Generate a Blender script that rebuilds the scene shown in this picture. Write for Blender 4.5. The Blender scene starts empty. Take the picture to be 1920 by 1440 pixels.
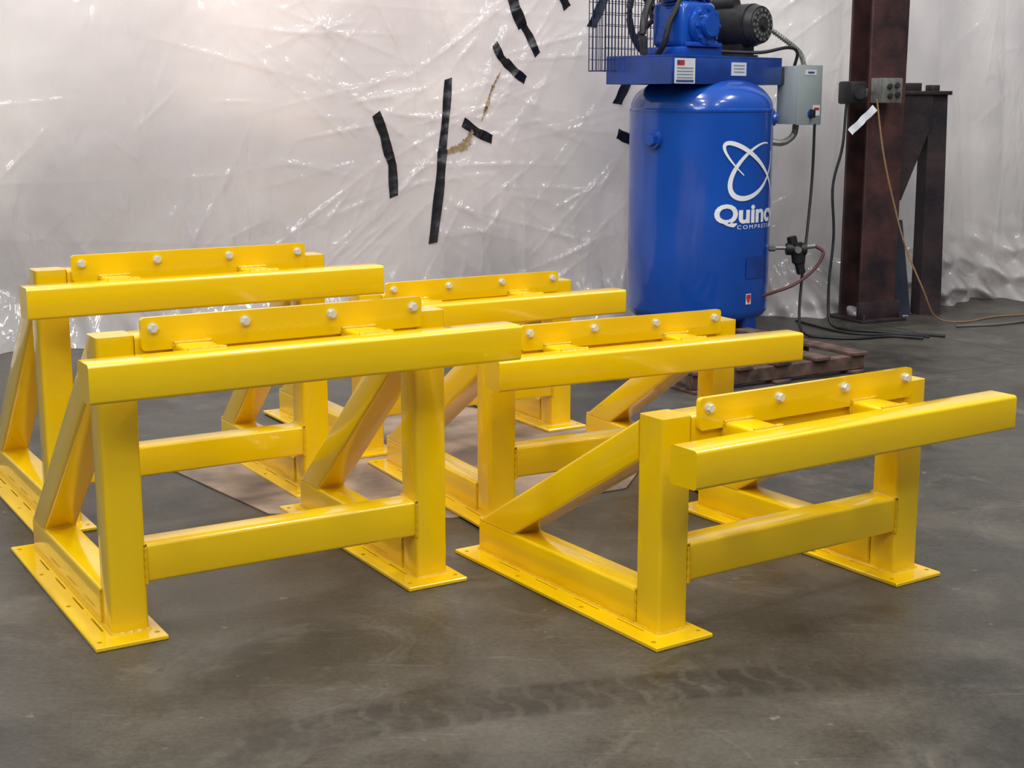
import bpy, bmesh, math, random
import numpy as np
from mathutils import Vector, Matrix, noise
random.seed(7)
rng=np.random.RandomState(11)
C=bpy.context.scene.collection
try:
    bpy.context.scene.view_settings.view_transform='Standard'
    bpy.context.scene.view_settings.look='None'
except Exception: pass

# ------------------------------------------------------------------ materials
def lin(r,g,b):
    f=lambda c:(c/255/12.92) if c/255<=.04045 else ((c/255+.055)/1.055)**2.4
    return (f(r),f(g),f(b),1)
def mat(name,col,rough=.5,metal=0,coat=0,var=.0,vscale=8,bump=0,bscale=60,col2=None,spec=.5,rvar=0):
    m=bpy.data.materials.new(name);m.use_nodes=True
    nt=m.node_tree;N=nt.nodes;L=nt.links;b=N['Principled BSDF']
    b.inputs['Roughness'].default_value=rough;b.inputs['Metallic'].default_value=metal
    b.inputs['Coat Weight'].default_value=coat;b.inputs['Coat Roughness'].default_value=.06
    b.inputs['Specular IOR Level'].default_value=spec
    tc=N.new('ShaderNodeTexCoord')
    nz=N.new('ShaderNodeTexNoise');nz.inputs['Scale'].default_value=vscale;nz.inputs['Detail'].default_value=6
    L.new(tc.outputs['Object'],nz.inputs['Vector'])
    rp=N.new('ShaderNodeValToRGB');rp.color_ramp.elements[0].position=.35;rp.color_ramp.elements[1].position=.65
    c2=col2 if col2 else tuple(c*(1-var) for c in col[:3])+(1,)
    rp.color_ramp.elements[0].color=c2;rp.color_ramp.elements[1].color=col
    L.new(nz.outputs['Fac'],rp.inputs['Fac']);L.new(rp.outputs['Color'],b.inputs['Base Color'])
    if rvar:
        mr=N.new('ShaderNodeMapRange');mr.inputs['To Min'].default_value=rough-rvar;mr.inputs['To Max'].default_value=rough+rvar
        L.new(nz.outputs['Fac'],mr.inputs['Value']);L.new(mr.outputs['Result'],b.inputs['Roughness'])
    if bump:
        n2=N.new('ShaderNodeTexNoise');n2.inputs['Scale'].default_value=bscale;n2.inputs['Detail'].default_value=4
        L.new(tc.outputs['Object'],n2.inputs['Vector'])
        bp=N.new('ShaderNodeBump');bp.inputs['Strength'].default_value=bump;bp.inputs['Distance'].default_value=.004
        L.new(n2.outputs['Fac'],bp.inputs['Height']);L.new(bp.outputs['Normal'],b.inputs['Normal'])
    return m
YEL=mat('yellow_paint',lin(245,203,3),.22,0,.7,vscale=3,col2=lin(240,196,3),bump=.03,bscale=50)
YWELD=mat('yellow_weld',lin(234,190,6),.34,0,.3,var=.12,vscale=60,bump=.5,bscale=300)
ZINC=mat('zinc_bolt',lin(236,238,236),.3,.4,var=.12,vscale=80)
BLUE=mat('blue_paint',lin(20,82,182),.22,0,.5,vscale=3,col2=lin(16,72,166),bump=.05,bscale=40)
BLUED=mat('blue_paint_dark',lin(24,66,150),.35,0,.3,var=.3,vscale=12)
WHITE=mat('white_decal',lin(240,243,248),.4,var=.03)
LABEL=mat('sticker_white',lin(222,226,232),.4,var=.05,vscale=40)
RED=mat('sticker_red',lin(200,50,55),.4,var=.1)
NAVY=mat('sticker_blue',lin(60,80,140),.4,var=.1)
LGREY=mat('sticker_print',lin(150,160,175),.5,var=.2,vscale=200)
DARK=mat('dark_steel',lin(66,66,70),.45,.3,var=.4,vscale=25,bump=.2)
BLACK=mat('black_rubber',lin(26,27,30),.5,var=.3,vscale=20)
TAPE=mat('black_tape',lin(32,34,42),.33,var=.35,vscale=30,bump=.5,bscale=35)
GBOX=mat('grey_enamel',lin(158,168,170),.4,0,.1,var=.08,vscale=6)
GREYM=mat('cast_metal',lin(150,150,145),.4,.5,var=.3,vscale=40)
RUST=mat('rusty_steel',lin(88,54,52),.55,.1,vscale=5,col2=lin(38,30,34),bump=.5,bscale=40,rvar=.12)
RUSTD=mat('dark_rusty_steel',lin(64,50,52),.55,.2,vscale=7,col2=lin(34,30,37),bump=.5,bscale=40)
ROPE=mat('tan_cord',lin(150,118,82),.8,var=.3,vscale=90)
WOOD=mat('old_pallet_wood',lin(112,86,74),.8,vscale=14,col2=lin(60,46,42),bump=.6,bscale=30)
PLY=mat('cardboard_sheet',lin(168,148,130),.65,vscale=4.5,col2=lin(98,86,78),bump=.15)
TEAR=mat('tan_tear',lin(165,138,106),.6,var=.4,vscale=60)

def shade(me,ang=40):
    for p in me.polygons:p.use_smooth=True
    try: me.set_sharp_from_angle(angle=math.radians(ang))
    except Exception: pass
def obj(name,me,m,parent=None,loc=(0,0,0),rot=(0,0,0),ang=40,smooth=True):
    if smooth: shade(me,ang)
    if m is not None and not me.materials: me.materials.append(m)
    o=bpy.data.objects.new(name,me);C.objects.link(o)
    if parent: o.parent=parent
    o.location=loc;o.rotation_euler=rot
    return o
def empty(name,loc,rz,label,cat,group=None):
    o=bpy.data.objects.new(name,None);o.empty_display_size=.1;C.objects.link(o)
    o.location=loc;o.rotation_euler=(0,0,rz)
    o['label']=label;o['category']=cat
    if group:o['group']=group
    return o
def tag(o,label,cat,group=None):
    o['label']=label;o['category']=cat
    if group:o['group']=group
    return o
def tomesh(bm,name='m'):
    bmesh.ops.recalc_face_normals(bm,faces=bm.faces)
    me=bpy.data.meshes.new(name);bm.to_mesh(me);bm.free();return me
def addbox(bm,x0,x1,y0,y1,z0,z1,bev=0,seg=2,axis=None):
    b2=bmesh.new()
    bmesh.ops.create_cube(b2,size=1)
    for v in b2.verts:
        v.co=Vector((x0+(v.co.x+.5)*(x1-x0),y0+(v.co.y+.5)*(y1-y0),z0+(v.co.z+.5)*(z1-z0)))
    if bev:
        if axis is None: es=b2.edges[:]
        else: es=[e for e in b2.edges if abs((e.verts[0].co-e.verts[1].co).normalized()[axis])>.9]
        bmesh.ops.bevel(b2,geom=es,offset=bev,segments=seg,profile=.5,affect='EDGES')
    t=bpy.data.meshes.new('t');b2.to_mesh(t);b2.free();bm.from_mesh(t);bpy.data.meshes.remove(t)
def box(*a,**k):
    bm=bmesh.new();addbox(bm,*a,**k);return tomesh(bm)
def addcyl(bm,p0,p1,r0,r1=None,seg=24,bev=0):
    r1=r0 if r1 is None else r1
    p0=Vector(p0);p1=Vector(p1);d=p1-p0
    b2=bmesh.new();bmesh.ops.create_cone(b2,cap_ends=True,segments=seg,radius1=r0,radius2=r1,depth=d.length)
    if bev:
        es=[e for e in b2.edges if len(e.link_faces)==2 and any(len(f.verts)>4 for f in e.link_faces)]
        bmesh.ops.bevel(b2,geom=es,offset=bev,segments=2,affect='EDGES')
    M=Matrix.Translation((p0+p1)/2)@d.to_track_quat('Z','Y').to_matrix().to_4x4()
    bmesh.ops.transform(b2,matrix=M,verts=b2.verts)
    t=bpy.data.meshes.new('t');b2.to_mesh(t);b2.free();bm.from_mesh(t);bpy.data.meshes.remove(t)
def addlathe(bm,prof,seg=64,center=(0,0,0),cap=False):
    rings=[]
    for r,z in prof:
        if r<1e-5: rings.append([bm.verts.new((center[0],center[1],center[2]+z))])
        else: rings.append([bm.verts.new((center[0]+r*math.cos(2*math.pi*i/seg),center[1]+r*math.sin(2*math.pi*i/seg),center[2]+z)) for i in range(seg)])
    for a,b in zip(rings,rings[1:]):
        for i in range(seg):
            j=(i+1)%seg
            if len(a)==1 and len(b)==1: continue
            if len(a)==1: bm.faces.new((a[0],b[i],b[j]))
            elif len(b)==1: bm.faces.new((a[i],a[j],b[0]))
            else: bm.faces.new((a[i],a[j],b[j],b[i]))
def catmull(P,n=10):
    P=[Vector(p) for p in P];Q=[P[0]*2-P[1]]+P+[P[-1]*2-P[-2]];out=[]
    for i in range(1,len(Q)-2):
        for k in range(n):
            t=k/n;a,b,c,d=Q[i-1],Q[i],Q[i+1],Q[i+2]
            out.append(.5*((2*b)+(c-a)*t+(2*a-5*b+4*c-d)*t*t+(3*b-a-3*c+d)*t**3))
    out.append(P[-1]);return out
def addsweep(bm,pts,r,seg=8,n=10,smooth=True,closed=False,wob=0):
    P=catmull(pts,n) if smooth else [Vector(p) for p in pts]
    rings=[];up=Vector((0,0,1))
    for i,p in enumerate(P):
        if closed: d=P[(i+1)%len(P)]-P[i-1]
        else: d=(P[min(i+1,len(P)-1)]-P[max(i-1,0)])
        d.normalize()
        s=d.cross(up)
        if s.length<1e-3: s=d.cross(Vector((0,1,0)))
        s.normalize();u=s.cross(d);rr=r*(1+wob*math.sin(i*2.1))
        rings.append([bm.verts.new(p+s*rr*math.cos(2*math.pi*k/seg)+u*rr*math.sin(2*math.pi*k/seg)) for k in range(seg)])
    m=len(rings)
    for i in range(m if closed else m-1):
        a,b=rings[i],rings[(i+1)%m]
        for k in range(seg):
            j=(k+1)%seg;bm.faces.new((a[k],a[j],b[j],b[k]))
    if not closed:
        bm.faces.new(rings[0][::-1]);bm.faces.new(rings[-1])
def sweep(pts,r,**k):
    bm=bmesh.new();addsweep(bm,pts,r,**k);return tomesh(bm)

# ------------------------------------------------------------------ stands
PW,PL,W,PX,YP,T=.152,.785,.712,.05,.056,.078
TH=.010
BV=.0075
def make_plate_mesh():
    me=box(0,PW,0,PL,0,TH,bev=.002,seg=1)
    base=bpy.data.objects.new('tmp',me);C.objects.link(base)
    bm=bmesh.new()
    for y in (.03,.28,.53,PL-.03):
        addcyl(bm,(.016,y,-.01),(.016,y,.03),.0055,seg=16)
    for y in (.03,PL-.03):
        addcyl(bm,(PW-.016,y,-.01),(PW-.016,y,.03),.0055,seg=16)
    for y in (.09,.245,.40,.555):
        addbox(bm,.0365,.0405,y,y+.09,-.01,.03)
    cm=tomesh(bm);cut=bpy.data.objects.new('tmpc',cm);C.objects.link(cut)
    mo=base.modifiers.new('b','BOOLEAN');mo.operation='DIFFERENCE';mo.object=cut;mo.solver='EXACT'
    dg=bpy.context.evaluated_depsgraph_get();dg.update()
    res=bpy.data.meshes.new_from_object(base.evaluated_get(dg))
    bpy.data.objects.remove(base);bpy.data.objects.remove(cut)
    res.materials.clear();res.materials.append(YEL)
    return res
PLATE=make_plate_mesh()
def weld_loop(pts,r=.0035):
    bm=bmesh.new();P=[]
    n=len(pts)
    for i in range(n):
        a,b=Vector(pts[i]),Vector(pts[(i+1)%n]);k=max(2,int((b-a).length/.006))
        for j in range(k):P.append(a.lerp(b,j/k))
    addsweep(bm,P,r,seg=6,smooth=False,closed=True,wob=.22)
    return tomesh(bm)
def hexbolt_mesh():
    bm=bmesh.new()
    addcyl(bm,(0,0,0),(0,-.0025,0),0.0112,seg=24)
    addcyl(bm,(0,-.0025,0),(0,-.0115,0),.0095,seg=6,bev=.0012)
    return tomesh(bm)
HEX=hexbolt_mesh();HEX.materials.append(ZINC)
def stand(x,y,rdeg,h,label,z=0):
    hr=h+.020
    E=empty('steel_stand',(x,y,z),math.radians(rdeg),label,'steel stand','yellow welded steel stands')
    def P(name,me,m=YEL,par=None,**k): return obj(name,me,m,par or E,**k)
    ye=PL-.035
    for ox in (0,W):
        o=bpy.data.objects.new('base_plate',PLATE);C.objects.link(o);o.parent=E;o.location=(ox,0,0)
        a=ox+PX;b=a+T
        P('post',box(a,b,YP,YP+T,TH,hr,bev=BV,seg=3,axis=2))
        P('base_rail',box(a,b,YP+T,ye,TH,TH+T,bev=BV,seg=3,axis=1))
        bm=bmesh.new();z0=TH+T;y1=YP+T;zt=hr-.012
        ang=math.atan2(zt-z0,ye-y1)
        prof=[(ye,z0),(y1,zt),(y1,zt-T/math.cos(ang)),(ye-T/math.sin(ang),z0)]
        L1=[bm.verts.new((a,p[0],p[1])) for p in prof];L2=[bm.verts.new((b,p[0],p[1])) for p in prof]
        bm.faces.new(L1);bm.faces.new(L2[::-1])
        es=[]
        for i in range(4):
            j=(i+1)%4;bm.faces.new((L1[i],L2[i],L2[j],L1[j]))
        bm.edges.ensure_lookup_table()
        for e in bm.edges:
            va,vb=e.verts
            if abs(va.co.x-vb.co.x)<1e-6 and ({va,vb}<={L1[0],L1[1]} or {va,vb}<={L1[2],L1[3]} or {va,vb}<={L2[0],L2[1]} or {va,vb}<={L2[2],L2[3]}): es.append(e)
        bmesh.ops.recalc_face_normals(bm,faces=bm.faces)
        bmesh.ops.bevel(bm,geom=es,offset=BV,segments=3,profile=.5,affect='EDGES')
        P('brace',tomesh(bm))
        P('weld_bead',weld_loop([(a,YP,TH),(b,YP,TH),(b,YP+T,TH),(b,ye,TH),(a,ye,TH),(a,YP+T,TH)],.0045),YWELD)
        P('weld_bead',weld_loop([(a,YP+T,TH),(b,YP+T,TH),(b,YP+T,TH+T),(a,YP+T,TH+T)],.003),YWELD)
        P('weld_bead',weld_loop([(a+.003,ye,z0),(b-.003,ye,z0),(b-.003,ye-T/math.sin(ang),z0),(a+.003,ye-T/math.sin(ang),z0)],.003),YWELD)
    xa,xb=PX+T,W+PX;c0,c1=.110,.193
    P('cross_rail',box(xa,xb,YP+.002,YP+T-.002,c0,c1,bev=BV,seg=3,axis=0))
    for xx in (xa,xb): P('weld_bead',weld_loop([(xx,YP,c0),(xx,YP+T,c0),(xx,YP+T,c1),(xx,YP,c1)],.0035),YWELD)
    P('top_rail',box(xa,xb,YP+.001,YP+T-.001,hr-T,hr-.001,bev=BV,seg=3,axis=0))
    yb=-.123;x0,x1=-.014,.935
    P('bumper_beam',box(x0,x1,yb,yb+T,h-T,h,bev=BV,seg=3,axis=0))
    for cx in (.245,.62):
        P('support_arm',box(cx-T/2,cx+T/2,yb+T,YP+.001,h-T+.001,h-.001,bev=BV,seg=3,axis=1))
        P('weld_bead',weld_loop([(cx-T/2,yb+T,h-T),(cx+T/2,yb+T,h-T),(cx+T/2,yb+T,h),(cx-T/2,yb+T,h)],.0035),YWELD)
        P('weld_bead',weld_loop([(cx-T/2,YP-.012,h-T),(cx+T/2,YP-.012,h-T),(cx+T/2,YP-.012,h),(cx-T/2,YP-.012,h)],.0045),YWELD)
    bm=bmesh.new();addbox(bm,.138,.775,YP-.012,YP,h-.012,h+.056,bev=.008,seg=3,axis=1)
    bp=P('bolt_plate',tomesh(bm))
    for j in range(4):
        o=bpy.data.objects.new('bolt',HEX);C.objects.link(o);o.parent=bp
        o.location=(.162+(.752-.162)*j/3,YP-.012,h+.034);o.rotation_euler=(0,random.random(),0)
        o['label']='zinc-plated hex bolt with washer'
    return E
stand(.294,2.733,33.7,.448,'short yellow painted steel stand with bolted plate on bare concrete')
stand(-.844,2.730,31.05,.615,'tall yellow painted steel stand with long beam on bare concrete')
stand(-1.214,3.501,31.1,.659,'tall yellow steel stand standing behind the other tall stand')
stand(-.076,3.565,28.0,.466,'short yellow steel stand standing on edge of tan sheet',z=.004)
stand(-.487,4.31,31.0,.483,'yellow steel stand standing close to the blue air compressor',z=.004)

# ------------------------------------------------------------------ floor
def floor_mat():
    m=bpy.data.materials.new('worn_concrete');m.use_nodes=True
    nt=m.node_tree;N=nt.nodes;L=nt.links;b=N['Principled BSDF']
    def math_(op,a=None,bb=None,c=None):
        n=N.new('ShaderNodeMath');n.operation=op
        for i,v in enumerate((a,bb,c)):
            if v is None: continue
            if isinstance(v,(int,float)): n.inputs[i].default_value=v
            else: L.new(v,n.inputs[i])
        return n.outputs[0]
    geo=N.new('ShaderNodeNewGeometry');pos=geo.outputs['Position']
    def noise_(s,d=6,r=.55,dist=0,vec=None):
        n=N.new('ShaderNodeTexNoise');n.inputs['Scale'].default_value=s;n.inputs['Detail'].default_value=d;n.inputs['Roughness'].default_value=r;n.inputs['Distortion'].default_value=dist
        L.new(vec or pos,n.inputs['Vector']);return n.outputs['Fac']
    def ramp(fac,*st):
        r=N.new('ShaderNodeValToRGB');e=r.color_ramp.elements
        e[0].position,e[0].color=st[0];e[1].position,e[1].color=st[1]
        for p,c in st[2:]:
            q=e.new(p);q.color=c
        L.new(fac,r.inputs['Fac']);return r.outputs['Color']
    def mix(f,a,bb,mode='MIX'):
        n=N.new('ShaderNodeMix');n.data_type='RGBA';n.blend_type=mode
        if isinstance(f,(int,float)): n.inputs['Factor'].default_value=f
        else: L.new(f,n.inputs['Factor'])
        for s,v in (('A',a),('B',bb)):
            sk=[i for i in n.inputs if i.name==s and i.type=='RGBA'][0]
            if isinstance(v,tuple): sk.default_value=v
            else: L.new(v,sk)
        return [o for o in n.outputs if o.type=='RGBA'][0]
    Bk=(0,0,0,1);Wh=(1,1,1,1)
    big=noise_(1.1,5,.58,.8);mid=noise_(4.0,8,.66,.6);fine=noise_(80,8,.8)
    base=ramp(big,(.40,lin(44,42,38)),(.60,lin(82,78,70)))
    c=mix(.5,base,ramp(mid,(.38,lin(40,38,35)),(.62,lin(90,85,76))))
    c=mix(.2,c,ramp(fine,(.38,lin(24,24,23)),(.62,lin(114,108,98))),'MIX')
    sc=noise_(2.2,10,.78,1.2);scm=ramp(sc,(.54,Bk),(.68,Wh))
    c=mix(math_('MULTIPLY',scm,.42),c,lin(124,118,107))
    ol=noise_(1.5,7,.62,.5);olm=ramp(ol,(.52,Bk),(.62,Wh))
    c=mix(math_('MULTIPLY',olm,.45),c,lin(26,25,24))
    for rz,th in ((.9,.58),(2.3,.61)):
        mps=N.new('ShaderNodeMapping');mps.inputs['Scale'].default_value=(1.2,22,1);mps.inputs['Rotation'].default_value=(0,0,rz)
        L.new(pos,mps.inputs['Vector']);scr=ramp(noise_(2.5,9,.8,.2,mps.outputs['Vector']),(th,Bk),(th+.08,Wh))
        c=mix(math_('MULTIPLY',scr,.18),c,lin(150,144,132))
    spk=ramp(noise_(22,3,.5),(.71,Bk),(.75,Wh));c=mix(math_('MULTIPLY',spk,.3),c,lin(160,155,146))
    sx=N.new('ShaderNodeSeparateXYZ')
    mp=N.new('ShaderNodeMapping');mp.vector_type='TEXTURE'
    mp.inputs['Location'].default_value=(-.05,2.475,0);mp.inputs['Rotation'].default_value=(0,0,math.radians(16.5))
    L.new(pos,mp.inputs['Vector']);L.new(mp.outputs['Vector'],sx.inputs[0])
    s_,t_=sx.outputs[0],sx.outputs[1]
    nj=math_('MULTIPLY',math_('SUBTRACT',noise_(26,4,.6),.5),.014)
    t2=math_('ADD',math_('ADD',t_,math_('MULTIPLY',math_('MULTIPLY',s_,s_),.12)),nj)
    sj=math_('ADD',s_,nj)
    at=math_('ABSOLUTE',t2)
    band=ramp(at,(.056,Wh),(.076,Bk))
    row=math_('GREATER_THAN',t2,0)
    zig=math_('SINE',math_('MULTIPLY',math_('ADD',math_('ADD',sj,math_('MULTIPLY',math_('SINE',math_('MULTIPLY',t2,50)),.009)),math_('MULTIPLY',row,.012)),100))
    zig2=ramp(math_('MULTIPLY_ADD',zig,.5,.5),(.05,Bk),(.22,Wh))
    fade=math_('MULTIPLY',ramp(noise_(7,7,.75),(.36,(.3,.3,.3,1)),(.56,Wh)),ramp(math_('ABSOLUTE',math_('SUBTRACT',s_,.16)),(.32,Wh),(.85,Bk)))
    tm=math_('MULTIPLY',math_('MULTIPLY',band,math_('MULTIPLY_ADD',zig2,.75,.25)),math_('MULTIPLY',fade,.62))
    c=mix(tm,c,lin(24,23,23))
    smb=math_('MULTIPLY',ramp(at,(.05,Wh),(.12,Bk)),ramp(noise_(3.5,8,.8),(.42,Bk),(.62,Wh)))
    c=mix(math_('MULTIPLY',smb,.4),c,lin(28,27,27))
    for (lx,ly,rz,wd,st) in ((1.9,6.96,-64.5,.012,.7),(2.6,6.2,27,.010,.6)):
        mp2=N.new('ShaderNodeMapping');mp2.vector_type='TEXTURE';mp2.inputs['Location'].default_value=(lx,ly,0);mp2.inputs['Rotation'].default_value=(0,0,math.radians(rz))
        L.new(pos,mp2.inputs['Vector']);s2=N.new('ShaderNodeSeparateXYZ');L.new(mp2.outputs['Vector'],s2.inputs[0])
        wob=math_('MULTIPLY',math_('SUBTRACT',noise_(6,3),.5),.05)
        ln=math_('LESS_THAN',math_('ABSOLUTE',math_('ADD',s2.outputs[1],wob)),wd/2)
        ln=math_('MULTIPLY',ln,math_('LESS_THAN',math_('ABSOLUTE',s2.outputs[0]),1.2))
        c=mix(math_('MULTIPLY',ln,st),c,lin(22,22,22))
    L.new(c,b.inputs['Base Color'])
    L.new(math_('MULTIPLY_ADD',mid,.5,.17),b.inputs['Roughness'])
    b.inputs['Specular IOR Level'].default_value=.42
    bp=N.new('ShaderNodeBump');bp.inputs['Strength'].default_value=.18;bp.inputs['Distance'].default_value=.003
    L.new(math_('ADD',mid,math_('MULTIPLY',fine,.2)),bp.inputs['Height']);L.new(bp.outputs['Normal'],b.inputs['Normal'])
    return m
fl=obj('floor',box(-9,9,-4,12,-.1,0),floor_mat());fl['kind']='structure'

# ------------------------------------------------------------------ plastic sheeting
def wall_y(X):
    xs=[-5,-3,.9,1.7,2.6,4.5];ys=[5.45,6.1,7.4,7.66,8.15,9.4]
    return np.interp(X,xs,ys)
def seg_d(X,Z,a,b):
    ax,az=a;bx,bz=b;dx,dz=bx-ax,bz-az;L2=dx*dx+dz*dz
    t=((X-ax)*dx+(Z-az)*dz)/L2;tc=np.clip(t,0,1)
    d=np.hypot(X-ax-tc*dx,Z-az-tc*dz)
    side=((X-ax)*dz-(Z-az)*dx)/math.sqrt(L2)
    return d,side,t
cre=[]
for i in range(120):
    cx,cz=(-.30+rng.randn()*.25,.95+rng.randn()*.25);th=rng.rand()*2*math.pi;l=.15+rng.rand()*.8;r0=.05+rng.rand()*.25
    cre.append(((cx+r0*math.cos(th),cz+r0*math.sin(th)),(cx+(r0+l)*math.cos(th),cz+(r0+l)*math.sin(th)*.8),.004+.009*rng.rand(),.007+.014*rng.rand()))
for i in range(230):
    cx,cz=(-3.2+rng.rand()*7.0,rng.rand()**1.3*2.0);th=rng.choice([math.pi/2,1.2,1.9,.2,.8])+rng.randn()*.35;l=.06+rng.rand()*.45
    cre.append(((cx,cz),(cx+l*math.cos(th),cz+l*math.sin(th)),.002+.007*rng.rand(),.006+.014*rng.rand()))
for i in range(90):
    cx=-.2+rng.rand()*1.6;cz=.2+rng.rand()*1.5;th=math.pi*.25+rng.randn()*.4;l=.2+rng.rand()*.6
    cre.append(((cx,cz),(cx+l*math.cos(th),cz+l*math.sin(th)),.004+.009*rng.rand(),.008+.017*rng.rand()))
for i in range(60):
    cx=-3+rng.rand()*6.8;cz=rng.rand()*.12;th=math.pi/2+rng.randn()*.4;l=.2+rng.rand()*.6
    cre.append(((cx,cz),(cx+l*math.cos(th),cz+l*math.sin(th)),.006+.012*rng.rand(),.012+.03*rng.rand()))
for i in range(8):
    cz=.55+.2*i+rng.randn()*.05;cx=-3+rng.rand()*2
    cre.append(((cx,cz),(cx+1.2+rng.rand()*1.6,cz-.05+rng.randn()*.08),.0035,.008))
def disp(X,Z):
    D=np.zeros_like(X)
    D+=.024*np.sin(X*2.3+1.1+.8*Z)+.014*np.sin(X*5.1+1.7*Z+.4)+.007*np.sin(X*11-2.3*Z+2)+.005*np.sin(Z*7+X*3)
    for a,b,h,w in cre:
        d,side,t=seg_d(X,Z,a,b)
        env=np.clip(np.sin(np.pi*np.clip(t,0,1)),0,1)**.5*.9+.1
        D-=h*np.exp(-np.abs(d)/w)*np.where(side>0,1,.55)*env
    rr=np.clip((X-1.0)/1.0,0,1)
    D-=rr*(.035*np.abs(np.sin(X*6.0+.6*Z))+.016*np.abs(np.sin(X*15+1.0*Z+1)))
    hl=.28+.20*rr
    lift=np.clip(hl-Z,0,hl)/hl
    D-=lift**2*(.16+.10*np.sin(X*4.3)+.06*np.sin(X*13+1)+.03*np.sin(X*29)+.16*rr)
    D-=lift*(.02+.03*rr)*np.sin(X*40+Z*22)
    D-=rr*np.where((Z<hl),1,0)*lift*.06*np.sin(Z*44+np.sin(X*7)*2.5)
    return D
def surf(X,Z):
    X=np.asarray(X,float);Z=np.asarray(Z,float)
    return wall_y(X)+disp(X,Z)
def nzf(x,z): return noise.noise(Vector((x*5,z*5,0)))*.008+noise.noise(Vector((x*17,z*15,3)))*.0022
nx,nz=900,300
gx=np.linspace(-3.6,4.2,nx);gz=np.linspace(.002,2.6,nz)
GX,GZ=np.meshgrid(gx,gz)
GY=surf(GX,GZ)
nzv=np.array([nzf(x,z) for x,z in zip(GX.ravel(),GZ.ravel())])
Y=GY.ravel()+nzv
me=bpy.data.meshes.new('sheet')
idx=np.arange(nx*nz).reshape(nz,nx)
F=np.stack([idx[:-1,:-1],idx[:-1,1:],idx[1:,1:],idx[1:,:-1]],-1).reshape(-1,4)
me.from_pydata(list(zip(GX.ravel(),Y,GZ.ravel())),[],F.tolist())
def sheet_mat():
    m=bpy.data.materials.new('plastic_sheeting');m.use_nodes=True
    nt=m.node_tree;N=nt.nodes;L=nt.links;b=N['Principled BSDF']
    def M(op,a,c=None,d=None):
        n=N.new('ShaderNodeMath');n.operation=op
        for i,v in enumerate((a,c,d)):
            if v is None: continue
            if isinstance(v,(int,float)): n.inputs[i].default_value=v
            else: L.new(v,n.inputs[i])
        return n.outputs[0]
    tc=N.new('ShaderNodeTexCoord')
    def nz_(s,d,r,dist,vec):
        n=N.new('ShaderNodeTexNoise');n.inputs['Scale'].default_value=s;n.inputs['Detail'].default_value=d;n.inputs['Roughness'].default_value=r;n.inputs['Distortion'].default_value=dist
        L.new(vec,n.inputs['Vector']);return n.outputs['Fac']
    o=tc.outputs['Object']
    n=nz_(.8,4,.5,.4,o)
    r=N.new('ShaderNodeValToRGB');e=r.color_ramp.elements
    e[0].position=.36;e[0].color=lin(180,176,176);e[1].position=.64;e[1].color=lin(214,208,205)
    L.new(n,r.inputs['Fac'])
    L.new(r.outputs['Color'],b.inputs['Base Color'])
    b.inputs['Roughness'].default_value=.13
    b.inputs['Specular IOR Level'].default_value=.8
    mp=N.new('ShaderNodeMapping');mp.inputs['Scale'].default_value=(1,1,.5);mp.inputs['Rotation'].default_value=(0,.3,0);L.new(o,mp.inputs['Vector'])
    mv=mp.outputs['Vector']
    rid=lambda s,dist:M('ABSOLUTE',M('SUBTRACT',nz_(s,2,.4,dist,mv),.5))
    crisp=M('ADD',M('MULTIPLY',rid(2.4,.7),1.3),M('ADD',M('MULTIPLY',rid(6.0,.8),.7),M('MULTIPLY',rid(15,.6),.26)))
    h=M('ADD',crisp,M('MULTIPLY',nz_(6,4,.45,1,mv),.3))
    msk=N.new('ShaderNodeMapRange');msk.inputs['From Min'].default_value=.38;msk.inputs['From Max'].default_value=.6;msk.inputs['To Min'].default_value=.3;msk.inputs['To Max'].default_value=.95
    L.new(nz_(1.1,2,.5,0,o),msk.inputs['Value'])
    bp=N.new('ShaderNodeBump');bp.inputs['Distance'].default_value=.035
    L.new(msk.outputs['Result'],bp.inputs['Strength'])
    L.new(h,bp.inputs['Height']);L.new(bp.outputs['Normal'],b.inputs['Normal'])
    tr=N.new('ShaderNodeBsdfTranslucent');L.new(r.outputs['Color'],tr.inputs['Color']);L.new(bp.outputs['Normal'],tr.inputs['Normal'])
    mx=N.new('ShaderNodeMixShader');mx.inputs[0].default_value=.28
    L.new(b.outputs[0],mx.inputs[1]);L.new(tr.outputs[0],mx.inputs[2]);L.new(mx.outputs[0],N['Material Output'].inputs['Surface'])
    return m
sh=obj('plastic_sheet',me,sheet_mat(),ang=180)
tag(sh,'wrinkled translucent white plastic sheeting hung as a curtain','plastic sheeting')
bm=bmesh.new()
xs=[-5,-3,.9,1.7,2.6,4.5]
lo=[];hi=[]
for X in xs:
    y=float(wall_y(X))+1.3
    lo.append((bm.verts.new((X,y,0)),bm.verts.new((X,y+.1,0))));hi.append((bm.verts.new((X,y,4)),bm.verts.new((X,y+.1,4))))
for i in range(len(xs)-1):
    a,b_=lo[i],lo[i+1];c_,d_=hi[i],hi[i+1]
    bm.faces.new((a[0],b_[0],d_[0],c_[0]));bm.faces.new((a[1],c_[1],d_[1],b_[1]));bm.faces.new((c_[0],d_[0],d_[1],c_[1]));bm.faces.new((a[0],a[1],b_[1],b_[0]))
bm.faces.new((lo[0][0],hi[0][0],hi[0][1],lo[0][1]));bm.faces.new((lo[-1][0],lo[-1][1],hi[-1][1],hi[-1][0]))
w=obj('wall_back',tomesh(bm),mat('painted_block',lin(215,215,213),.7,var=.1),smooth=False);w['kind']='structure'

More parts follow.
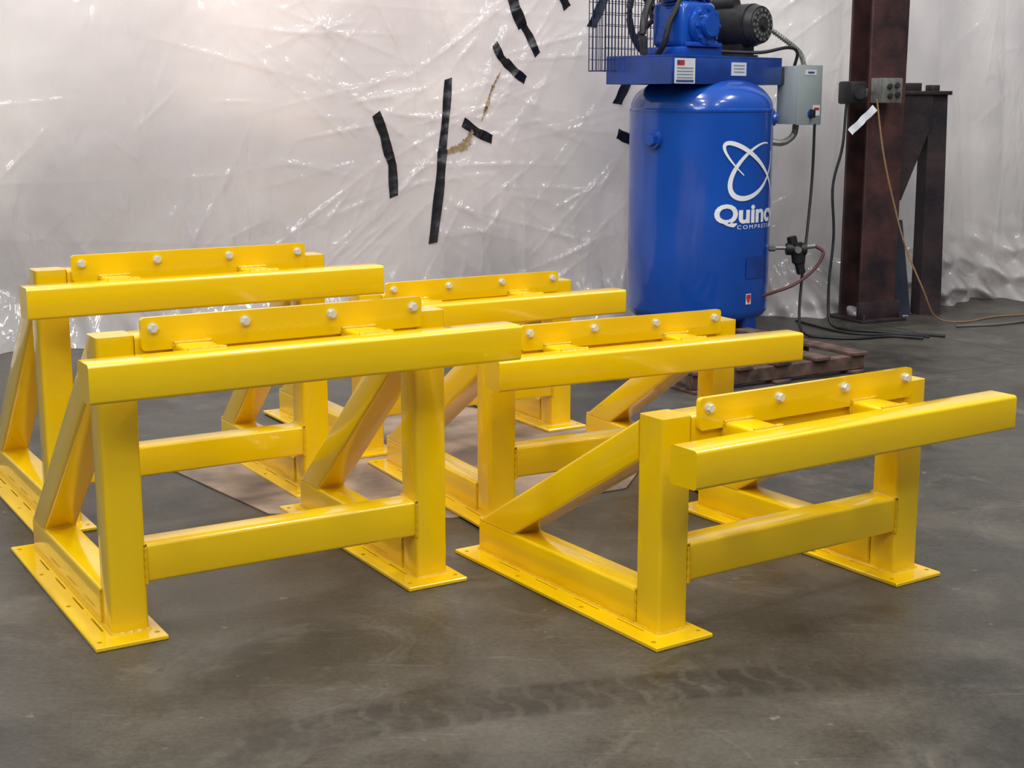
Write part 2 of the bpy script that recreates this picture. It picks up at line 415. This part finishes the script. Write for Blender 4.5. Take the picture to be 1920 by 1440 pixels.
def strip(name,pts,width,m,label,cat,off=.006,jag=0,taper=0,kink=False):
    if kink:
        P=[]
        for i in range(len(pts)-1):
            a=Vector((pts[i][0],0,pts[i][1]));b=Vector((pts[i+1][0],0,pts[i+1][1]))
            for k in range(14): P.append(a.lerp(b,k/14))
        P.append(Vector((pts[-1][0],0,pts[-1][1])))
    else: P=catmull([(p[0],0,p[1]) for p in pts],16)
    bm=bmesh.new();rows=[]
    n=len(P);K=4;wn=0;ph=random.random()*6
    for i,p in enumerate(P):
        d=(P[min(i+1,n-1)]-P[max(i-1,0)]).normalized();s=Vector((d.z,0,-d.x))
        wn=math.sin(i*.35+ph) if kink else (random.random()-.5)
        wd=width*(1+jag*wn)
        if taper: wd*=max(.12,math.sin(math.pi*(i+.5)/n)**.6)
        sk=d*(.014 if kink and i in (0,n-1) else 0)
        rows.append([p+s*wd*(k/K-.5)+sk*(k/K-.5) for k in range(K+1)])
    verts=[]
    for row in rows:
        xx=np.array([q.x for q in row]);zz=np.array([q.z for q in row])
        yy=surf(xx,zz);ym=yy.mean()
        verts.append([bm.verts.new((q.x,float(min(ym,y))+nzf(q.x,q.z)-off,q.z)) for q,y in zip(row,yy)])
    for a,b_ in zip(verts,verts[1:]):
        for k in range(K): bm.faces.new((a[k],a[k+1],b_[k+1],b_[k]))
    o=obj(name,tomesh(bm),m,ang=80);
    return tag(o,label,cat,'black tape strips on the plastic sheet' if cat=='tape' else None)
TP=[([(-.642,1.042),(-.607,.94),(-.588,.85)],.044),([(-.590,.865),(-.572,.80),(-.567,.648)],.042),
 ([(-.307,1.206),(-.318,1.04),(-.341,.83)],.038),([(-.336,.865),(-.35,.70),(-.386,.418)],.045),
 ([(-.237,1.0),(-.17,.95),(-.098,.915)],.044),
 ([(-.005,1.625),(.015,1.54),(.052,1.453)],.052),([(.044,1.475),(.085,1.41),(.125,1.32)],.036),
 ([(-.083,1.372),(-.055,1.31),(-.02,1.27)],.036),([(-.03,1.285),(.02,1.235),(.065,1.2)],.042),
 ([(.46,1.61),(.42,1.52),(.39,1.455)],.045),([(.225,1.63),(.25,1.59),(.27,1.545)],.04),
 ([(.525,1.085),(.55,1.14),(.59,1.22)],.045),([(.53,.94),(.57,.92),(.61,.90)],.05)]
for p,wd in TP: strip('tape_strip',p,wd,TAPE,'black tape strip patching the plastic sheet','tape',jag=.07,kink=True)
strip('sheet_tear',[(-.335,.845),(-.28,.87),(-.235,.885),(-.206,.93),(-.195,.965)],.036,TEAR,'jagged tan tear in the plastic sheet','tear',off=.006,jag=1.1,taper=1)
strip('sheet_tear',[(-.15,1.0),(-.12,1.08),(-.1,1.15),(-.05,1.25)],.016,TEAR,'thin tan tear between black tape strips','tear',off=.006,jag=1.2,taper=1)

# ------------------------------------------------------------------ air compressor
CX,CY=.901,6.9;RC=math.radians(43)
comp=empty('air_compressor',(CX,CY,0),RC,'blue vertical-tank air compressor with white lettering on concrete floor','air compressor')
R=.340
bm=bmesh.new()
prof=[(0,.03)]
for i in range(1,9):
    a=i/8*math.pi/2;prof.append((R*math.sin(a)**.8,.13-.10*math.cos(a)))
prof+=[(R,.6),(R,1.050),(R+.003,1.052),(R+.003,1.062),(R-.004,1.066)]
for i in range(1,11):
    a=i/10*math.pi/2;c_=math.cos(a);prof.append(((R-.004)*(c_**.75) if i<10 else 0,1.066+.150*math.sin(a)))
addlathe(bm,prof,96)
tank=obj('tank',tomesh(bm),BLUE,comp,ang=50)
for k in range(4):
    a=math.radians(2+90*k)
    bm=bmesh.new()
    addbox(bm,-.035,.035,-.006,.006,.0,.14,bev=.003)
    pr=[(-.035,.14),(.035,.14),(.05,.0),(-.05,.0)]
    A=[bm.verts.new((x,-.008,z)) for x,z in pr];B=[bm.verts.new((x,.008,z)) for x,z in pr]
    bm.faces.new(A);bm.faces.new(B[::-1])
    for i in range(4):
        j=(i+1)%4;bm.faces.new((A[i],B[i],B[j],A[j]))
    addbox(bm,-.055,.055,-.04,.03,0,.010,bev=.003)
    obj('leg',tomesh(bm),BLUED,comp,loc=(math.cos(a)*.315,math.sin(a)*.315,0),rot=(0,0,a-math.pi/2))
bm=bmesh.new()
x0,x1,y0,y1=-.45,.35,-.2,.2
addbox(bm,x0,x1,y0,y1,1.290,1.302,bev=.002)
addbox(bm,x0,x1,y0,y0+.006,1.175,1.292,bev=.002);addbox(bm,x0,x1,y1-.006,y1,1.175,1.292,bev=.002)
addbox(bm,x0,x0+.006,y0+.006,y1-.006,1.175,1.292);addbox(bm,x1-.006,x1,y0+.006,y1-.006,1.175,1.292)
obj('platform',tomesh(bm),BLUED,comp)
def flat(name,x,z,w,h,m,par,y,d=.0015): return obj(name,box(x-w/2,x+w/2,y-d,y,z-h/2,z+h/2),m,par)
lb=flat('warning_label',x0+.085,1.232,.14,.11,LABEL,comp,y0)
flat('label_print',x0+.055,1.268,.05,.022,RED,lb,y0-.0016);flat('label_print',x0+.039,1.272,.018,.012,NAVY,lb,y0-.0032)
for i in range(4): flat('label_print',x0+.085,1.245-.014*i,.11,.005,LGREY,lb,y0-.0016)
flat('label_print',x0+.085,1.188,.12,.010,NAVY,lb,y0-.0016)
lb=flat('rating_label',.02,1.245,.11,.06,LABEL,comp,y0)
for i in range(3): flat('label_print',.02,1.262-.015*i,.08,.004,LGREY,lb,y0-.0016)
def onring(ang_w,s,z,r=R):
    a=ang_w+s/R-RC
    return Vector((r*math.sin(a),-r*math.cos(a),z))
def wrap_mesh(me,angw,z,r):
    for v in me.vertices:
        v.co=onring(angw,v.co.x,z+v.co.y,r+v.co.z)
    return me
def text_mesh(s,size,bold,width=None,sp=1.0):
    cu=bpy.data.curves.new('txt','FONT');cu.body=s;cu.size=size;cu.align_x='CENTER';cu.align_y='CENTER';cu.offset=bold;cu.resolution_u=4;cu.space_character=sp
    o=bpy.data.objects.new('txt',cu);C.objects.link(o)
    bpy.context.view_layer.update()
    dg=bpy.context.evaluated_depsgraph_get();me=bpy.data.meshes.new_from_object(o.evaluated_get(dg));bpy.data.objects.remove(o)
    bm=bmesh.new();bm.from_mesh(me)
    bmesh.ops.triangulate(bm,faces=bm.faces)
    bmesh.ops.subdivide_edges(bm,edges=[e for e in bm.edges if e.calc_length()>.03],cuts=2)
    bm.to_mesh(me);bm.free()
    if width:
        xs_=[v.co.x for v in me.vertices];w0=max(xs_)-min(xs_);c0=(max(xs_)+min(xs_))/2
        for v in me.vertices:v.co.x=(v.co.x-c0)*width/w0
    me.materials.clear()
    return me
q=wrap_mesh(text_mesh('Quincy',.118,.0042,.43),math.radians(40.5),.585,R+.003)
obj('brand_lettering',q,WHITE,tank,smooth=False)
q=wrap_mesh(text_mesh('COMPRESSOR',.026,.0,.29,1.35),math.radians(48),.527,R+.003)
obj('brand_lettering',q,WHITE,tank,smooth=False)
def ribbon(fn,n,wf):
    bm=bmesh.new();prev=None
    for i in range(n+1):
        t=i/n;p=Vector(fn(t));d=(Vector(fn(t+.002))-Vector(fn(t-.002))).normalized();s=Vector((-d.y,d.x))*wf(t)/2
        a=bm.verts.new((p.x+s.x,p.y+s.y,0));b_=bm.verts.new((p.x-s.x,p.y-s.y,0))
        if prev: bm.faces.new((prev[0],prev[1],b_,a))
        prev=(a,b_)
    return tomesh(bm)
def ell(cx,cy,A,B,th,t0,t1,sxx=1.2):
    th=math.radians(th)
    def f(t):
        a=math.radians(t0+(t1-t0)*t);x=A*math.cos(a);y=B*math.sin(a)
        return ((cx+x*math.cos(th)-y*math.sin(th))*sxx,cy+x*math.sin(th)+y*math.cos(th))
    return f
em=math.radians(38)
e1=ribbon(ell(.012,.0,.150,.086,48,15,340),100,lambda t:.006+.018*math.sin(math.pi*t)**1.3)
obj('brand_emblem',wrap_mesh(e1,em,.785,R+.003),WHITE,tank,smooth=False)
e2=ribbon(ell(.005,.0,.182,.050,-42,-8,262),100,lambda t:.005+.016*math.sin(math.pi*t)**1.3)
obj('brand_emblem',wrap_mesh(e2,em,.785,R+.0036),WHITE,tank,smooth=False)
def ringpatch(name,angw,z,w,h,m,par,off=.003):
    bm=bmesh.new();k=8;pr=None
    for i in range(k+1):
        x=(i/k-.5)*w;a=bm.verts.new((x,-h/2,0));b_=bm.verts.new((x,h/2,0))
        if pr: bm.faces.new((pr[0],a,b_,pr[1]))
        pr=(a,b_)
    return obj(name,wrap_mesh(tomesh(bm),angw,z,R+off),m,par,smooth=False)
ringpatch('nameplate',math.radians(47),.335,.16,.10,BLUED,tank,.004)
st=ringpatch('drain_label',math.radians(37),.19,.034,.05,LABEL,tank,.003)
ringpatch('label_print',math.radians(37),.20,.028,.022,RED,st,.0045)
bm=bmesh.new();v=[bm.verts.new((-.013,.0,0)),bm.verts.new((0,-.018,0)),bm.verts.new((.013,0,0))];bm.faces.new(v)
obj('label_print',wrap_mesh(tomesh(bm),math.radians(37),.187,R+.005),RED,st,smooth=False)
def port(angw,z,r,l,m=BLUE,name='tank_port'):
    a=angw-RC;d=Vector((math.sin(a),-math.cos(a),0));bm=bmesh.new()
    addcyl(bm,d*(R-.02)+Vector((0,0,z)),d*(R+l*.5)+Vector((0,0,z)),r*1.15,seg=32,bev=.003)
    addcyl(bm,d*(R+l*.4)+Vector((0,0,z)),d*(R+l)+Vector((0,0,z)),r*.8,seg=6,bev=.003)
    obj(name,tomesh(bm),m,tank)
port(math.radians(-46),.925,.038,.035)
port(math.radians(80),1.02,.03,.02)
# pump
bm=bmesh.new()
addbox(bm,-.26,.02,-.10,.13,1.302,1.345,bev=.008)
addbox(bm,-.24,.00,-.085,.12,1.34,1.55,bev=.035,seg=4)
addcyl(bm,(-.12,-.085,1.44),(-.12,-.125,1.44),.092,seg=40,bev=.006)
addcyl(bm,(-.12,-.12,1.44),(-.12,-.150,1.44),.055,seg=40,bev=.006)
for k in range(8):
    a=k*math.pi/4;addcyl(bm,(-.12+.075*math.cos(a),-.12,1.44+.075*math.sin(a)),(-.12+.075*math.cos(a),-.135,1.44+.075*math.sin(a)),.010,seg=6)
addcyl(bm,(-.02,-.05,1.36),(.03,-.05,1.36),.018,seg=12)
addbox(bm,-.235,-.005,-.12,-.085,1.345,1.365,bev=.004)
pump=obj('pump',tomesh(bm),BLUE,comp)
for sx in (-1,1):
    bm=bmesh.new();ax=Vector((sx*.45,0,.9)).normalized();p0=Vector((-.12+sx*.04,.01,1.52))
    addcyl(bm,p0,p0+ax*.20,.05,seg=28)
    for k in range(9): addcyl(bm,p0+ax*(.03+.018*k),p0+ax*(.036+.018*k),.075,seg=28)
    addcyl(bm,p0+ax*.2,p0+ax*.27,.07,seg=28,bev=.008)
    obj('cylinder_head',tomesh(bm),BLUED,pump)
bm=bmesh.new();fc=Vector((-.12,.165,1.50))
addcyl(bm,fc,fc+Vector((0,.03,0)),.045,seg=24)
ring=[fc+Vector((.20*math.cos(i*math.pi/24),.015,.20*math.sin(i*math.pi/24))) for i in range(48)]
addsweep(bm,ring,.016,smooth=False,closed=True)
for k in range(5):
    a=k*2*math.pi/5;addcyl(bm,fc+Vector((0,.015,0)),fc+Vector((.2*math.cos(a),.015,.2*math.sin(a))),.012,seg=8)
obj('flywheel',tomesh(bm),DARK,comp)
# motor
bm=bmesh.new();mc=Vector((.25,0,1.455))
addcyl(bm,mc+Vector((0,-.11,0)),mc+Vector((0,.14,0)),.100,seg=48,bev=.008)
addcyl(bm,mc+Vector((0,-.155,0)),mc+Vector((0,-.105,0)),.084,.098,seg=48,bev=.008)
addcyl(bm,mc+Vector((0,-.172,0)),mc+Vector((0,-.15,0)),.022,seg=24,bev=.004)
addbox(bm,.17,.32,-.08,.12,1.302,1.318,bev=.003);addbox(bm,.20,.30,-.07,.11,1.31,1.37,bev=.004)
addbox(bm,.32,.40,-.06,.06,1.42,1.51,bev=.008)
addcyl(bm,mc+Vector((-.03,-.02,.10)),mc+Vector((-.03,.12,.10)),.035,seg=24,bev=.006)
motor=obj('electric_motor',tomesh(bm),DARK,comp)
bm=bmesh.new()
for k in range(14):
    a=k*2*math.pi/14
    for r_ in (.045,.068):
        c_=mc+Vector((r_*math.cos(a),-.157,r_*math.sin(a)));addbox(bm,c_.x-.005,c_.x+.005,c_.y-.002,c_.y+.004,c_.z-.007,c_.z+.007)
obj('vent_grille',tomesh(bm),GREYM,motor)
flat('rating_label',.25,1.52,.05,.03,GREYM,motor,-.10)
# belt guard cage
bm=bmesh.new();gy0,gy1=.135,.235;gx0,gx1=-.53,.40;gz0,gz1=1.235,1.80
for gy in (gy0,gy1):
    n=int((gx1-gx0)/.022)
    for i in range(n+1):
        x=gx0+(gx1-gx0)*i/n;addbox(bm,x-.0014,x+.0014,gy-.0014,gy+.0014,gz0,gz1)
    for i in range(12):
        z=gz0+(gz1-gz0)*i/11;addbox(bm,gx0,gx1,gy-.0014,gy+.0014,z-.0014,z+.0014)
for x in (gx0,gx1):
    for i in range(5):
        y=gy0+(gy1-gy0)*i/4;addbox(bm,x-.0018,x+.0018,y-.0014,y+.0014,gz0,gz1)
    for z in (gz0,gz1): addbox(bm,x-.003,x+.003,gy0,gy1,z-.003,z+.003)
obj('belt_guard',tomesh(bm),mat('guard_wire',lin(45,60,95),.4,.4),comp,smooth=False)
obj('air_pipe',sweep([(-.30,.02,1.31),(-.30,-.02,1.36),(-.28,-.03,1.45),(-.22,-.04,1.56),(-.2,0,1.66)],.014),BLACK,comp)
obj('air_pipe',sweep([(-.36,.05,1.31),(-.37,.05,1.40),(-.35,.05,1.5),(-.30,.02,1.62)],.018),DARK,comp)
# control box
bx0,bx1,by0,by1=.385,.575,-.27,-.15
bm=bmesh.new();addbox(bm,bx0,bx1,by0,by1,.99,1.265,bev=.003)
addbox(bm,bx0-.003,bx1+.003,by0-.006,by0+.002,.986,1.27,bev=.002)
cb=obj('control_box',tomesh(bm),GBOX,comp)
obj('mounting_bracket',box(.34,.39,-.19,-.16,1.18,1.26),DARK,cb)
sw=obj('selector_switch',box(.475,.50,by0-.030,by0-.010,1.02,1.06,bev=.004),BLACK,cb)
bm=bmesh.new();addcyl(bm,(.487,by0-.004,1.04),(.487,by0-.014,1.04),.022,seg=24,bev=.002);obj('switch_dial',tomesh(bm),BLUED,sw)
lb=flat('warning_label',.535,1.055,.055,.05,LABEL,cb,by0-.0062);flat('label_print',.535,1.063,.04,.012,RED,lb,by0-.0078)
lb=flat('name_label',.48,1.235,.09,.025,LABEL,cb,by0-.0062);flat('label_print',.48,1.235,.05,.008,NAVY,lb,by0-.0078)
cx=bmesh.new()
pts=[(.38,-.0,1.46),(.45,-.03,1.45),(.51,-.10,1.39),(.53,-.17,1.33),(.53,-.20,1.265)]
addsweep(cx,pts,.012,wob=.25,n=24);obj('flexible_conduit',tomesh(cx),GREYM,cb)
obj('flexible_conduit',sweep([(.02,-.05,1.33),(.2,-.18,1.325),(.36,-.22,1.35),(.44,-.22,1.33),(.45,-.20,1.265)],.008),BLACK,cb)
obj('flexible_conduit',sweep([(.48,-.20,.99),(.475,-.19,.935),(.43,-.16,.90),(.37,-.11,.91),(.30,-.07,.94)],.016),GREYM,cb)
rg=bmesh.new()
def wl(xw,yw,z):
    c_,s_=math.cos(-RC),math.sin(-RC);return (c_*xw-s_*yw,s_*xw+c_*yw,z)
addcyl(rg,wl(.42,-.03,.40),wl(.52,-.03,.40),.030,seg=20,bev=.004)
addcyl(rg,wl(.47,-.03,.43),wl(.485,-.03,.33),.032,seg=20,bev=.006)
addcyl(rg,wl(.485,-.03,.335),wl(.50,-.03,.28),.022,seg=20,bev=.004)
addcyl(rg,wl(.455,-.03,.42),wl(.445,-.03,.46),.024,seg=20,bev=.004)
reg=obj('pressure_regulator',tomesh(rg),BLACK,comp)
rg=bmesh.new();addcyl(rg,wl(.325,-.02,.405),wl(.42,-.03,.405),.010,seg=12);addcyl(rg,wl(.34,-.02,.405),wl(.37,-.02,.405),.018,seg=6)
obj('brass_fitting',tomesh(rg),GREYM,reg)
rg=bmesh.new();addcyl(rg,wl(.52,-.03,.41),wl(.56,-.03,.415),.012,seg=12);obj('hose_fitting',tomesh(rg),GREYM,reg)
rg=bmesh.new();addcyl(rg,wl(.47,-.055,.40),wl(.47,-.085,.40),.016,seg=12);obj('pressure_gauge',tomesh(rg),GREYM,reg)
obj('air_hose',sweep([wl(.56,-.03,.415),wl(.60,-.04,.38),wl(.55,-.06,.30),wl(.46,-.08,.235),wl(.36,-.10,.20),wl(.28,-.18,.19)],.008),mat('red_hose',lin(95,50,52),.5,var=.2),reg)

# ------------------------------------------------------------------ column + bracket
col=empty('steel_column',(1.825,7.28,0),math.radians(25),'rusty brown H-beam column bolted to the concrete floor','steel column')
bm=bmesh.new()
addbox(bm,-.112,.112,-.085,-.070,.012,3.2,bev=.003,axis=2,seg=1);addbox(bm,-.112,.112,.070,.085,.012,3.2,bev=.003,axis=2,seg=1);addbox(bm,-.008,.008,-.070,.070,.012,3.2)
obj('column_beam',tomesh(bm),RUST,col)
obj('base_plate',box(-.14,.14,-.15,.14,0,.014,bev=.002),RUSTD,col)
bm=bmesh.new();addbox(bm,-.13,.13,-.105,-.085,.014,.10,bev=.002)
obj('anchor_angle',tomesh(bm),RUSTD,col)
for a in (-.115,.115):
    bm=bmesh.new();addcyl(bm,(a,-.128,.012),(a,-.128,.04),.012,seg=6);obj('anchor_bolt',tomesh(bm),RUSTD,col)
br=empty('steel_bracket',(2.03,7.42,0),math.radians(12),'dark rusty steel support bracket welded beside the column','steel bracket')
bm=bmesh.new();pr=[(.085,1.13),(.185,1.13),(.215,0),(.095,0)]
A=[bm.verts.new((x,-.05,z)) for x,z in pr];B=[bm.verts.new((x,.05,z)) for x,z in pr]
bm.faces.new(A);bm.faces.new(B[::-1])
for i in range(4):
    j=(i+1)%4;bm.faces.new((A[i],B[i],B[j],A[j]))
obj('upright',tomesh(bm),RUSTD,br)
obj('top_plate',box(-.08,.20,-.07,.07,1.13,1.15,bev=.003),RUSTD,br)
obj('stop_block',box(-.06,.05,-.03,.03,1.15,1.19,bev=.003),RUSTD,br)
obj('stop_block',box(.10,.15,-.03,.03,1.15,1.18,bev=.003),RUSTD,br)
pr=[(.10,1.13),(-.08,1.13),(-.08,.60),(-.05,.60),(.10,.98)]
for yy in (-.06,.05):
    bm=bmesh.new()
    A=[bm.verts.new((x,yy,z)) for x,z in pr];B=[bm.verts.new((x,yy+.01,z)) for x,z in pr]
    bm.faces.new(A);bm.faces.new(B[::-1])
    for i in range(5):
        j=(i+1)%5;bm.faces.new((A[i],B[i],B[j],A[j]))
    obj('gusset',tomesh(bm),RUSTD,br)
bm=bmesh.new();pr=[(-.09,.0),(.035,.0),(-.04,.50),(-.09,.50)]
A=[bm.verts.new((x,-.07,z)) for x,z in pr];B=[bm.verts.new((x,-.02,z)) for x,z in pr]
bm.faces.new(A);bm.faces.new(B[::-1])
for i in range(4):
    j=(i+1)%4;bm.faces.new((A[i],B[i],B[j],A[j]))
obj('foot_brace',tomesh(bm),mat('blue_black_steel',lin(56,60,76),.5,.2,var=.3),br)
ob=empty('electrical_outlet_box',(1.665,7.12,1.14),math.radians(20),'black power outlet fixed to the rusty column','outlet box')
obj('outlet_body',box(-.045,.045,-.06,.06,-.055,.055,bev=.012,seg=2),BLACK,ob)
bm=bmesh.new();addcyl(bm,(0,-.055,0),(0,-.075,0),.035,seg=24,bev=.004);obj('outlet_cover',tomesh(bm),DARK,ob)
obj('mounting_tab',box(.04,.10,.01,.05,-.02,.02,bev=.003),GREYM,ob)
ob=empty('electrical_switch_box',(1.84,7.115,1.15),math.radians(25),'small grey metal switch box on the rusty column','switch box')
obj('box_body',box(-.06,.06,-.035,.06,-.06,.06,bev=.005),GREYM,ob)
for p in ((-.025,.02),(.02,.025),(-.02,-.025),(.025,-.02)):
    bm=bmesh.new();addcyl(bm,(p[0],-.035,p[1]),(p[0],-.05,p[1]),.014,seg=16,bev=.003);obj('receptacle',tomesh(bm),DARK,ob)
bm=bmesh.new();pv=None
for i in range(13):
    x=-.085+.17*i/12;yy=.004*math.sin(i*1.1);a=bm.verts.new((x,yy,-.017+.001*math.sin(i*2)));b_=bm.verts.new((x,yy+.002,.018+.001*math.sin(i*1.3)))
    if pv: bm.faces.new((pv[0],a,b_,pv[1]))
    pv=(a,b_)
tg=obj('hanging_tag',tomesh(bm),LABEL,None,loc=(1.69,6.98,1.01),rot=(0,-.76,.2));tag(tg,'crumpled white paper tag tied to the tan cord','tag')
def cable(name,pts,r,m,label,cat='cable'):
    return tag(obj(name,sweep(pts,r),m),label,cat)
cable('power_cable',[(1.475,7.06,.99),(1.47,7.04,.74),(1.445,6.98,.50),(1.41,6.9,.25),(1.39,6.82,.06),(1.40,6.70,.010),(1.5,6.62,.008),(1.62,6.60,.008),(1.80,6.66,.008),(1.93,6.60,.008)],.007,BLACK,'black power cable hanging from the grey control box')
cable('power_cable',[(1.635,7.10,1.09),(1.62,7.08,.88),(1.575,7.05,.69),(1.585,7.03,.45),(1.565,7.0,.2),(1.57,6.95,.03),(1.64,6.87,.008),(1.72,6.82,.008),(1.93,6.73,.008),(2.05,6.66,.008)],.007,BLACK,'black power cable hanging from the column outlet')
cable('power_cable',[(1.44,7.15,.008),(1.50,6.98,.008),(1.58,6.80,.008),(1.70,6.72,.008),(1.86,6.72,.008),(1.97,6.64,.008)],.006,BLACK,'loose black power cable coiled on the floor by the column')
cable('tan_cord',[(1.77,7.05,1.11),(1.81,7.03,.85),(1.87,7.03,.62),(1.94,7.03,.40),(2.03,7.0,.19),(2.12,7.05,.04),(2.28,7.12,.006),(2.5,7.3,.006),(2.75,7.4,.006),(3.1,7.6,.006),(3.6,7.85,.006)],.0045,ROPE,'thin tan cord draped from the column onto the floor','cord')
cable('extension_cord',[(2.2,6.98,.006),(2.45,7.05,.006),(2.8,7.28,.006),(3.15,7.45,.006),(3.6,7.6,.006)],.006,mat('grey_cord',lin(110,104,98),.6,var=.2),'grey extension cord lying along the concrete floor','cord')

# ------------------------------------------------------------------ pallet & sheet
pal=empty('wooden_pallet',(.89,5.87,0),math.radians(31),'old dark wooden pallet lying on the floor beside the compressor','pallet')
for i in range(3):
    y=-.355+i*.33
    obj('stringer',box(-.45,.45,y,y+.045,.014,.072,bev=.004,seg=1),WOOD,pal)
for i in range(5):
    x=-.45+i*.205
    obj('deck_board',box(x,x+.08,-.375,.375,.072,.088,bev=.003,seg=1),WOOD,pal,rot=(0,0,random.uniform(-.015,.015)))
for x in (-.45,-.045,.36): obj('bottom_board',box(x,x+.08,-.375,.375,.0,.014,bev=.003,seg=1),WOOD,pal)
bm=bmesh.new()
pg=[(-1.04,4.2),(-.66,3.72),(-.16,3.68),(.33,3.98),(.50,4.6),(-.25,5.15)]
A=[bm.verts.new((x,y,.0005)) for x,y in pg];B=[bm.verts.new((x,y,.0038)) for x,y in pg]
bm.faces.new(A[::-1]);bm.faces.new(B)
for i in range(len(pg)):
    j=(i+1)%len(pg);bm.faces.new((A[i],A[j],B[j],B[i]))
tag(obj('floor_sheet',tomesh(bm),PLY,smooth=False),'flat dirty tan cardboard sheet lying under the yellow stands','cardboard')

# ------------------------------------------------------------------ lights / world / camera
wd=bpy.data.worlds.new('World');bpy.context.scene.world=wd;wd.use_nodes=True
N=wd.node_tree.nodes;L=wd.node_tree.links;bg=N['Background']
tc=N.new('ShaderNodeTexCoord');sp_=N.new('ShaderNodeSeparateXYZ');L.new(tc.outputs['Generated'],sp_.inputs[0])
rp=N.new('ShaderNodeValToRGB');e=rp.color_ramp.elements;e[0].position=.0;e[0].color=(.08,.08,.08,1);e[1].position=1;e[1].color=(.75,.78,.82,1)
q_=e.new(.5);q_.color=(.13,.135,.14,1)
mr=N.new('ShaderNodeMapRange');mr.inputs['From Min'].default_value=-1;L.new(sp_.outputs['Z'],mr.inputs['Value']);L.new(mr.outputs['Result'],rp.inputs['Fac'])
L.new(rp.outputs['Color'],bg.inputs['Color']);bg.inputs['Strength'].default_value=.6
def area(name,loc,sx,sy,p,rot=(0,0,0),col=(1,.99,.97)):
    l=bpy.data.lights.new(name,'AREA');l.shape='RECTANGLE';l.size=sx;l.size_y=sy;l.energy=p;l.color=col
    o=bpy.data.objects.new(name,l);C.objects.link(o);o.location=loc;o.rotation_euler=rot;return o
for x in (-3.2,0,3.2):
    for y in (-1.5,2.2,5.0):
        area('ceiling_lamp',(x+.4,y,5.2),.4,1.5,78 if y<4 else 84)
area('ceiling_lamp',(-1,-2.5,4.0),3,.8,80,rot=(math.radians(50),0,0))
for x,z,p,c,s in ((-1.25,1.7,44,(1,.84,.78),1.5),(-2.6,1.7,20,(.97,.97,1),.9),(0.2,1.7,17,(.97,.97,1),.9),(1.5,1.8,16,(.96,.97,1),.9),(2.9,1.5,22,(.97,.98,1),.9)):
    area('sheet_backlight',(x,float(wall_y(x))+1.05,z),s,s*.8,p,rot=(math.radians(-90),0,math.radians(18)),col=c)  # added lights behind the sheet, to brighten it and give the warm glow
cam=bpy.data.cameras.new('Camera');co=bpy.data.objects.new('Camera',cam);C.objects.link(co)
cam.sensor_width=36;cam.lens=2671.7/1920*36;cam.clip_end=100
co.location=(0,0,1.1);co.rotation_euler=(math.radians(90-11.233),0,0)
bpy.context.scene.camera=co
